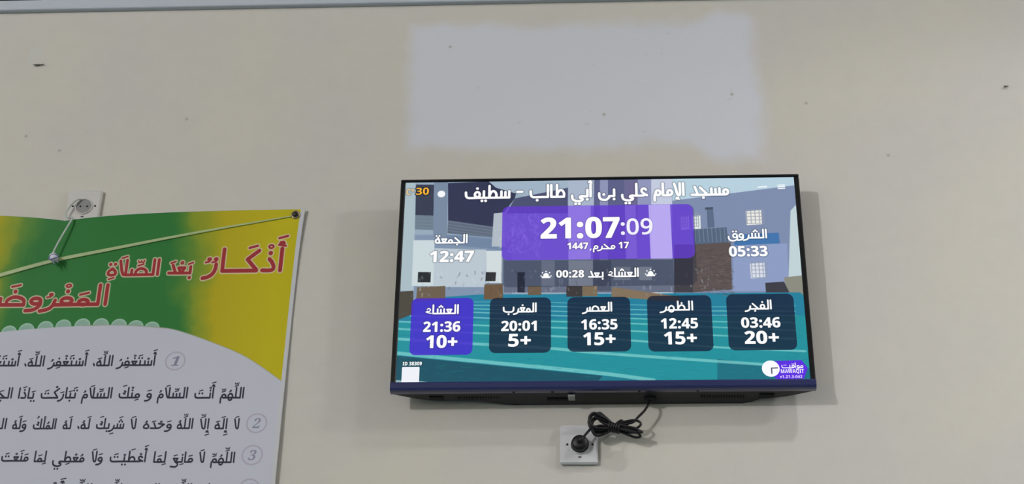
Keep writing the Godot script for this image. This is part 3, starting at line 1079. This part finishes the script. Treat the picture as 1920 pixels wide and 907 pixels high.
func television() -> void:
	var tv := thing("television", Vector3(-.01326, 3.29711, .06574), "wall-mounted flat television showing prayer times over a mosque interior", "television")
	tv.rotation = Vector3(.00776, .00644, .00624)
	var black := mat(Color("0c0d10"), .3)
	var housing := grained(Color("26272a"), .55, .85, .05, 9.0)
	var dark := mat(Color("08080a"), .8)
	# screen
	var glow := mat(Color("050507"), .3)
	glow.emission_enabled = true
	glow.emission_texture = screen_picture()
	glow.emission_energy_multiplier = 1.0
	var st := SurfaceTool.new()
	st.begin(Mesh.PRIMITIVE_TRIANGLES)
	for q in [[0, 0], [1, 0], [1, 1], [0, 0], [1, 1], [0, 1]]:
		st.set_normal(Vector3.BACK)
		st.set_uv(Vector2(q[0], q[1]))
		st.add_vertex(Vector3(.941 * (q[0] - .5), .529 * (.5 - q[1]), 0))
	var scr := MeshInstance3D.new()
	scr.name = "screen"
	scr.mesh = st.commit()
	scr.mesh.surface_set_material(0, glow)
	scr.set_meta("label", "lit screen with white prayer times and a purple clock panel")
	tv.add_child(scr)
	var lit := AreaLight3D.new()
	lit.name = "screen_glow"
	lit.area_size = Vector2(.94, .528)
	lit.light_energy = .05
	lit.light_color = Color("a9c4dc")
	lit.shadow_enabled = true
	lit.rotation = Vector3(0, PI, 0)
	lit.position = Vector3(0, 0, .012)
	tv.add_child(lit)
	# frame: top and two sides; the bottom bar is a separate strip tinted with reflected blue
	st = st_new()
	add_box(st, Vector3(0, .2685, -.006), Vector3(.965, .008, .018), .002)
	for s in [-1, 1]:
		add_box(st, Vector3(s * .4765, -.008, -.006), Vector3(.012, .545, .018), .002)
	add_box(st, Vector3(0, -.002, -.009), Vector3(.95, .535, .012))
	part("frame", st, black, tv)
	var navy := mat(Color("2b3160"), .28)  # blue reflection from the carpet put into the plastic's colour
	navy.clearcoat_enabled = true
	navy.clearcoat = .6
	navy.clearcoat_roughness = .15
	st = st_new()
	var prof := [Vector2(.004, -.2645), Vector2(.0055, -.268), Vector2(.0055, -.279), Vector2(.003, -.2845), Vector2(-.003, -.2865), Vector2(-.014, -.2865), Vector2(-.014, -.2645)]
	for i in prof.size():
		var a: Vector2 = prof[i]
		var b: Vector2 = prof[(i + 1) % prof.size()]
		quad(st, Vector3(-.4825, a.y, a.x), Vector3(.4825, a.y, a.x), Vector3(.4825, b.y, b.x), Vector3(-.4825, b.y, b.x), Vector3(0, -.275, -.004))
	for s in [-1, 1]:
		for i in range(1, prof.size() - 1):
			tri(st, Vector3(s * .4825, prof[0].y, prof[0].x), Vector3(s * .4825, prof[i].y, prof[i].x), Vector3(s * .4825, prof[i + 1].y, prof[i + 1].x), Vector3.ZERO)
	var bar := part("bottom_bezel", st, navy, tv)
	bar.set_meta("label", "glossy bar under the screen with a blue reflection in its colour")
	# back housing: thick below, thinning to nothing at both ends
	st = st_new()
	var n := 48
	var deep := func(x: float) -> float: return .013 + .036 * sin(minf(1.0, (.4825 - absf(x)) / .125) * PI / 2) + .012 * smoothstep(-.30, -.20, x) * (1.0 - smoothstep(.33, .36, x))
	var mid_part := func(x: float) -> float: return smoothstep(-.30, -.20, x) * (1.0 - smoothstep(.33, .36, x))
	var sag := func(x: float) -> float: return .0045 * sin(minf(1.0, (.4825 - absf(x)) / .125) * PI / 2) + .006 * mid_part.call(x)
	var under := func(x: float, z: float) -> float: return -.2855 - sag.call(x) * clampf((-z - .012) / (deep.call(x) - .0119), 0.0, 1.0)
	for i in n:
		var x0 := -.4815 + .963 * i / n
		var x1 := -.4815 + .963 * (i + 1) / n
		var d0: float = -deep.call(x0)
		var d1: float = -deep.call(x1)
		var mid := Vector3((x0 + x1) / 2, -.1, -.01)
		var b0: float = -.2855 - sag.call(x0)
		var b1: float = -.2855 - sag.call(x1)
		quad(st, Vector3(x0, -.2855, -.012), Vector3(x1, -.2855, -.012), Vector3(x1, b1, d1), Vector3(x0, b0, d0), mid)
		quad(st, Vector3(x0, b0, d0), Vector3(x1, b1, d1), Vector3(x1, .10, d1), Vector3(x0, .10, d0), mid)
		quad(st, Vector3(x0, .10, d0), Vector3(x1, .10, d1), Vector3(x1, .14, -.014), Vector3(x0, .14, -.014), mid)
	add_box(st, Vector3(0, .19, -.015), Vector3(.955, .155, .012))
	part("back_housing", st, housing, tv)
	# underside details
	for x in [-.379, .374]:
		st = st_new()
		add_box(st, Vector3(x, under.call(x, -.032) - .0002, -.034), Vector3(.034, .0045, .018), .001)
		part("stand_slot", st, dark, tv)
	for x in [-.281, .274]:
		st = st_new()
		for i in 16:
			add_box(st, Vector3(x - .047 + i * .00627, under.call(x, -.036) - .0004, -.036), Vector3(.0032, .002, .013))
		part("vent_grille", st, dark, tv)
	st = st_new()
	add_box(st, Vector3(-.069, under.call(-.069, -.03) - .0016, -.03), Vector3(.016, .006, .026), .001)
	part("paper_tag", st, mat(Color("a9a9a6"), .7), tv).set_meta("label", "small pale grey tag under the frame")
	st = st_new()
	add_box(st, Vector3(-.1, under.call(-.1, -.04) - .0004, -.04), Vector3(.05, .004, .012), .001)
	part("port_recess", st, dark, tv)
	for x in [-.2, -.112, .085, .217]:
		st = st_new(true)
		add_tube(st, PackedVector3Array([Vector3(x, -.2872, -.008), Vector3(x, -.284, -.008)]), .0035, 12)
		part("screw", st, dark, tv)
	st = st_new()
	add_box(st, Vector3(.111, -.293, -.04), Vector3(.026, .012, .02), .003)
	part("power_inlet", st, dark, tv)
	# steel bracket between housing and wall
	st = st_new()
	add_box(st, Vector3(0, -.02, -.0605), Vector3(.42, .05, .008), .001)
	for s in [-1, 1]:
		add_box(st, Vector3(s * .13, -.05, -.055), Vector3(.03, .3, .012), .001)
	part("wall_bracket", st, mat(Color("1c1d1f"), .5, .5), tv)


func socket(at: Vector3, label: String, tone: Color) -> Node3D:
	var s := thing("wall_socket", at, label, "socket", "square white wall sockets")
	var plastic := mat(tone, .4)
	var st := st_new()
	add_box(st, Vector3(0, 0, .006), Vector3(.086, .093, .012), .0035)
	part("plate", st, plastic, s)
	st = st_new(true)
	add_lathe(st, Vector3(.002, -.002, .012), [[.0225, 0.0], [.0225, .0022], [.0212, .003], [.0198, .0022], [.0195, .0006]], 40)
	part("ring", st, plastic, s)
	st = st_new(true)
	add_lathe(st, Vector3(.002, -.002, .0126), [[.0197, 0.0], [.0001, .0002]], 40)
	part("well", st, mat(Color("8f8f8c"), .6), s)
	var dark := mat(Color("1a1a1a"), .6)
	for x in [-.0265, .0305]:
		st = st_new(true)
		add_tube(st, PackedVector3Array([Vector3(x, -.001, .0115), Vector3(x, -.001, .0135)]), .0024, 10)
		part("screw_hole", st, dark, s)
	st = st_new()
	add_box(st, Vector3(.002, -.031, .0128), Vector3(.007, .0028, .001))
	part("slot", st, mat(Color("5a5a5a"), .6), s)
	return s


func sockets() -> void:
	socket(Vector3(-.0643, 2.9011, 0), "square white wall socket with a black plug, below the television", Color("d7d7d8"))
	var s := socket(Vector3(-1.3033, 3.5385, 0), "square white wall socket half hidden behind the top of the banner", Color("d0cdc8"))
	var st := st_new(true)
	for x in [-.0085, .0085]:
		add_tube(st, PackedVector3Array([Vector3(.002 + x, -.002, .0124), Vector3(.002 + x, -.002, .0136)]), .0026, 10)
	part("contact_hole", st, mat(Color("2a2a2a"), .6), s)


func power_cord() -> void:
	var c := thing("power_cord", Vector3(-.065, 2.9, 0), "black power cord coiled in a bundle between television and socket", "cord")
	var rubber := mat(Color("0b0b0d"), .45)
	var o := -c.position
	var pts := PackedVector3Array()
	for p in [Vector3(.098, 3.0015, .026), Vector3(.0975, 2.9985, .030), Vector3(.0941, 2.9869, .036), Vector3(.0841, 2.9704, .038), Vector3(.0705, 2.9554, .04), Vector3(.0558, 2.9405, .042)]:
		pts.append(p)
	# loose turns of the spare length, held together by a winding in the middle:
	# right end x, y, half height; left end x, y, half height; depth (millimetres from the middle)
	var mid := Vector3(.0150, 2.9330, .034)
	var along := Vector3(.0563, -.0115, 0)
	var side := Vector3(.0115, .0563, 0).normalized()
	for l in [[61, 6, 11, -54, 8, 15, 4], [60, -21, 8, -57, 13, 21, -2], [64, -15, 3, -38, 27, 9, 7], [21, 11, 8, -51, 0, 20, 0], [46, -9, 5, -46, -9, 11, -5], [57, -14, 6, -56, 17, 17, 9], [30, 4, 6, -49, 4, 24, 2]]:
		for q in [[.10, 3, 0], [.35, 0, .75], [.8, 0, .9], [1.0, 0, 0], [.8, 0, -.9], [.35, 0, -.75], [.0, -5, 0]]:
			pts.append(mid + Vector3(l[0] * q[0], l[1] * q[0] + l[2] * q[2] + q[1], l[6]) * .001)
		for q in [[.4, 0, -.7], [.8, 0, -.95], [1.0, 0, 0], [.8, 0, .95], [.4, 0, .7]]:
			pts.append(mid + Vector3(l[3] * q[0], l[4] * q[0] + l[5] * q[2] + q[1], l[6] + 3.0 * q[2]) * .001)
	for p in [Vector3(.02, 2.9297, .03), Vector3(-.0104, 2.9275, .03), Vector3(-.0296, 2.9353, .033), Vector3(-.0417, 2.9242, .034), Vector3(-.0537, 2.9086, .036), Vector3(-.0600, 2.9030, .035), Vector3(-.0625, 2.9000, .033)]:
		pts.append(p)
	for i in pts.size():
		pts[i] += o
	var st := st_new(true)
	add_tube(st, smooth3(pts, 4), .0029, 8)
	part("cord", st, rubber, c)
	# the last turns wound round the middle of the bundle
	pts = PackedVector3Array()
	for i in 61:
		var t := i * TAU / 12
		pts.append(mid + o + along * lerpf(-.22, .26, i / 60.0) + side * (cos(t) * .0085 - .002) + Vector3(0, 0, sin(t) * .0125))
	st = st_new(true)
	add_tube(st, pts, .0029, 8)
	part("winding", st, rubber, c)
	st = st_new(true)
	add_lathe(st, Vector3(-.0623, 2.8991, .0128) + o, [[.0188, 0.0], [.0188, .013], [.0172, .017], [.011, .0195], [.0001, .02]], 32)
	var body := part("plug", st, rubber, c)
	st = st_new(true)
	add_tube(st, PackedVector3Array([Vector3(-.0630, 2.8985, .028) + o, Vector3(-.0600, 2.9030, .035) + o, Vector3(-.0545, 2.9080, .0362) + o]), PackedFloat32Array([.0065, .0055, .0036]), 12)
	part("strain_relief", st, rubber, body)


func banner_at(s: float, t: float) -> Vector3:
	var x := -1.752 + s
	var y := 3.523 - t * 1.3
	var drop := t * 1.3
	var away := absf(x + 1.335)
	var bulge := .014 * exp(-away * away / .05) * exp(-drop / .16)
	var z := .0125 + bulge + .004 * sin(x * 9.0 + 1.0) * exp(-drop / .5) + .003 * sin(x * 5.0 - y * 7.0)
	z -= .005 * exp(-(1.0 - s) / .08)
	y -= .027 * exp(-away / .17) * exp(-drop / .10)
	y -= .53 * (z - .012)
	x += .010 * exp(-drop / .12) * exp(-(1.0 - s) / .05)
	return Vector3(x, y, z)


func banner() -> void:
	var b := thing("banner", Vector3(-1.252, 2.223, 0), "green, yellow and white printed vinyl banner with red and black Arabic text", "banner")
	var o := -b.position
	var sheet := mat(Color.WHITE, .6)
	sheet.metallic_specular = .35
	sheet.albedo_texture = banner_print()
	var nx := 96
	var ny := 90
	var st := SurfaceTool.new()
	st.begin(Mesh.PRIMITIVE_TRIANGLES)
	st.set_smooth_group(0)
	for j in ny:
		for i in nx:
			for q in [[0, 0], [1, 0], [1, 1], [0, 0], [1, 1], [0, 1]]:
				var s := float(i + q[0]) / nx
				var t := pow(float(j + q[1]) / ny, 1.4)
				st.set_uv(Vector2(s, t))
				st.add_vertex(banner_at(s, t) + o)
	part("printed_sheet", st, sheet, b)
	# white backing with a rolled edge round the four sides
	st = st_new(true)
	for e in 4:
		var pts := PackedVector3Array()
		for i in 61:
			var k := i / 60.0
			pts.append(banner_at(k if e < 2 else float(e - 2), float(e) if e < 2 else k) + o + Vector3(0, 0, -.0009))
		add_tube(st, pts, .0011, 6)
	part("hem", st, mat(Color("c9cacc"), .6), b)
	st = SurfaceTool.new()
	st.begin(Mesh.PRIMITIVE_TRIANGLES)
	st.set_smooth_group(0)
	for j in 24:
		for i in 24:
			for q in [[0, 0], [1, 1], [1, 0], [0, 0], [0, 1], [1, 1]]:
				st.add_vertex(banner_at(float(i + q[0]) / 24, pow(float(j + q[1]) / 24, 1.4)) + o + Vector3(0, 0, -.0016))
	part("backing", st, mat(Color("c9cacc"), .7), b)
	var brass := mat(Color("a2967c"), .35, .8)
	for s in [.982, .018]:
		var at := banner_at(s, .0125) + o
		st = st_new(true)
		add_lathe(st, at, [[.0118, -.001], [.0118, .0012], [.0096, .003], [.0068, .002], [.0058, -.001]], 28)
		var ring := part("eyelet", st, brass, b)
		st = st_new(true)
		add_lathe(st, at, [[.0052, -.004], [.0072, .0035], [.0056, .0058], [.0001, .0064]], 20)
		part("nail_head", st, mat(Color("3a342c"), .4, .6), ring)

	# translucent cord strung across the banner from the corner eyelet
	var clear := mat(Color(.80, .87, .64, .68), .45)
	clear.transparency = BaseMaterial3D.TRANSPARENCY_ALPHA
	var rope := thing("strung_cord", Vector3(-1.2, 3.4, .03), "translucent pale cord strung slantwise across the top of the banner", "cord")
	var pts := PackedVector3Array()
	var rad := PackedFloat32Array()
	var line := smooth3(PackedVector3Array([Vector3(-1.765, 3.2380, .036), Vector3(-1.645, 3.2808, .036), Vector3(-1.471, 3.3353, .035), Vector3(-1.3475, 3.3722, .035), Vector3(-1.219, 3.4026, .031), Vector3(-1.09, 3.4315, .030), Vector3(-.9635, 3.4624, .020), Vector3(-.8593, 3.4833, .0175), Vector3(-.7717, 3.5021, .012)]), 6)
	for i in line.size():
		var on := banner_at(clampf(line[i].x + 1.752, 0.0, 1.0), clampf((3.523 - line[i].y - .006) / 1.3, 0.0, 1.0))
		var z := on.z + .0022
		pts.append(Vector3(line[i].x, line[i].y - .53 * (z - line[i].z), z) - rope.position)
		rad.append(lerpf(.0062, .0014, pow(float(i) / (line.size() - 1), 1.8)))
	st = st_new(true)
	add_flat(st, pts, rad)
	part("strand", st, clear, rope)

	# thin lead from the hidden socket over the banner's edge down to a white connector
	var lead := thing("lead_wire", Vector3(-1.34, 3.37, .04), "thin pale lead from the hidden socket with white connector at its end", "cord")
	var wire := mat(Color(.80, .84, .80, .85), .4)
	wire.transparency = BaseMaterial3D.TRANSPARENCY_ALPHA
	pts = PackedVector3Array()
	for p in [Vector3(-1.3105, 3.5560, .0135), Vector3(-1.3150, 3.5530, .02), Vector3(-1.3235, 3.5450, .023), Vector3(-1.3330, 3.5300, .0235), Vector3(-1.3395, 3.5130, .0235), Vector3(-1.3375, 3.5020, .022), Vector3(-1.3270, 3.4970, .026), Vector3(-1.3170, 3.4925, .0345), Vector3(-1.3160, 3.4845, .0385), Vector3(-1.3266, 3.4530, .041), Vector3(-1.3394, 3.4160, .042), Vector3(-1.3470, 3.3890, .042)]:
		pts.append(p - lead.position)
	st = st_new(true)
	add_tube(st, smooth3(pts, 6), .0023, 8)
	part("wire", st, wire, lead)
	var cap := mat(Color("dfe0ea"), .35)
	st = st_new(true)
	var along := Vector3(.012, -.022, 0).normalized()
	var at := Vector3(-1.3470, 3.3840, .043) - lead.position
	add_tube(st, PackedVector3Array([at - along * .003, at, at + along * .007, at + along * .016, at + along * .020]), PackedFloat32Array([.003, .0085, .0105, .0095, .006]), 14)
	var con := part("connector", st, cap, lead)
	con.set_meta("label", "white plastic connector at the wire's end")
	st = st_new(true)
	for s in [-1, 1]:
		var b0 := at + along * .018 + Vector3(s * .004, s * .0022, .002)
		add_tube(st, PackedVector3Array([b0, b0 + along * .012]), .0016, 8)
	part("prong", st, mat(Color("8f93a8"), .3, .6), con)
	st = st_new(true)
	var ring := PackedVector3Array()
	for i in 17:
		var a := i * TAU / 16
		ring.append(at + along * (.011 + cos(a) * .006) + Vector3(sin(a) * .0105, sin(a) * .004, .006 + cos(a * 2) * .003))
	add_tube(st, ring, .0018, 8)
	part("clip", st, mat(Color("7d80a8"), .4), con)


func wall_bits() -> void:
	var iron := mat(Color("77736b"), .6, .2)
	for k in [[Vector3(-1.4905, 3.976, 0), .026, "short dark stub of a nail in the wall above the banner"], [Vector3(1.0113, 3.859, 0), .011, "tiny bent nail in the wall far to the right of the television"]]:
		var t := thing("nail", k[0], k[2], "nail")
		var st := st_new(true)
		var w: float = k[1]
		add_tube(st, smooth3(PackedVector3Array([Vector3(0, .001, -.01), Vector3(0, .001, .003), Vector3(-w * .3, 0, .005), Vector3(-w * .62, -.0012, .0052)]), 4), .0012, 8)
		part("shank", st, iron, t)
		st = st_new(true)
		add_tube(st, PackedVector3Array([Vector3(-w * .45, -.0012, .0042), Vector3(w * .5, .0004, .0046)]), PackedFloat32Array([.0021, .0012]), 8)
		part("head", st, iron, t)
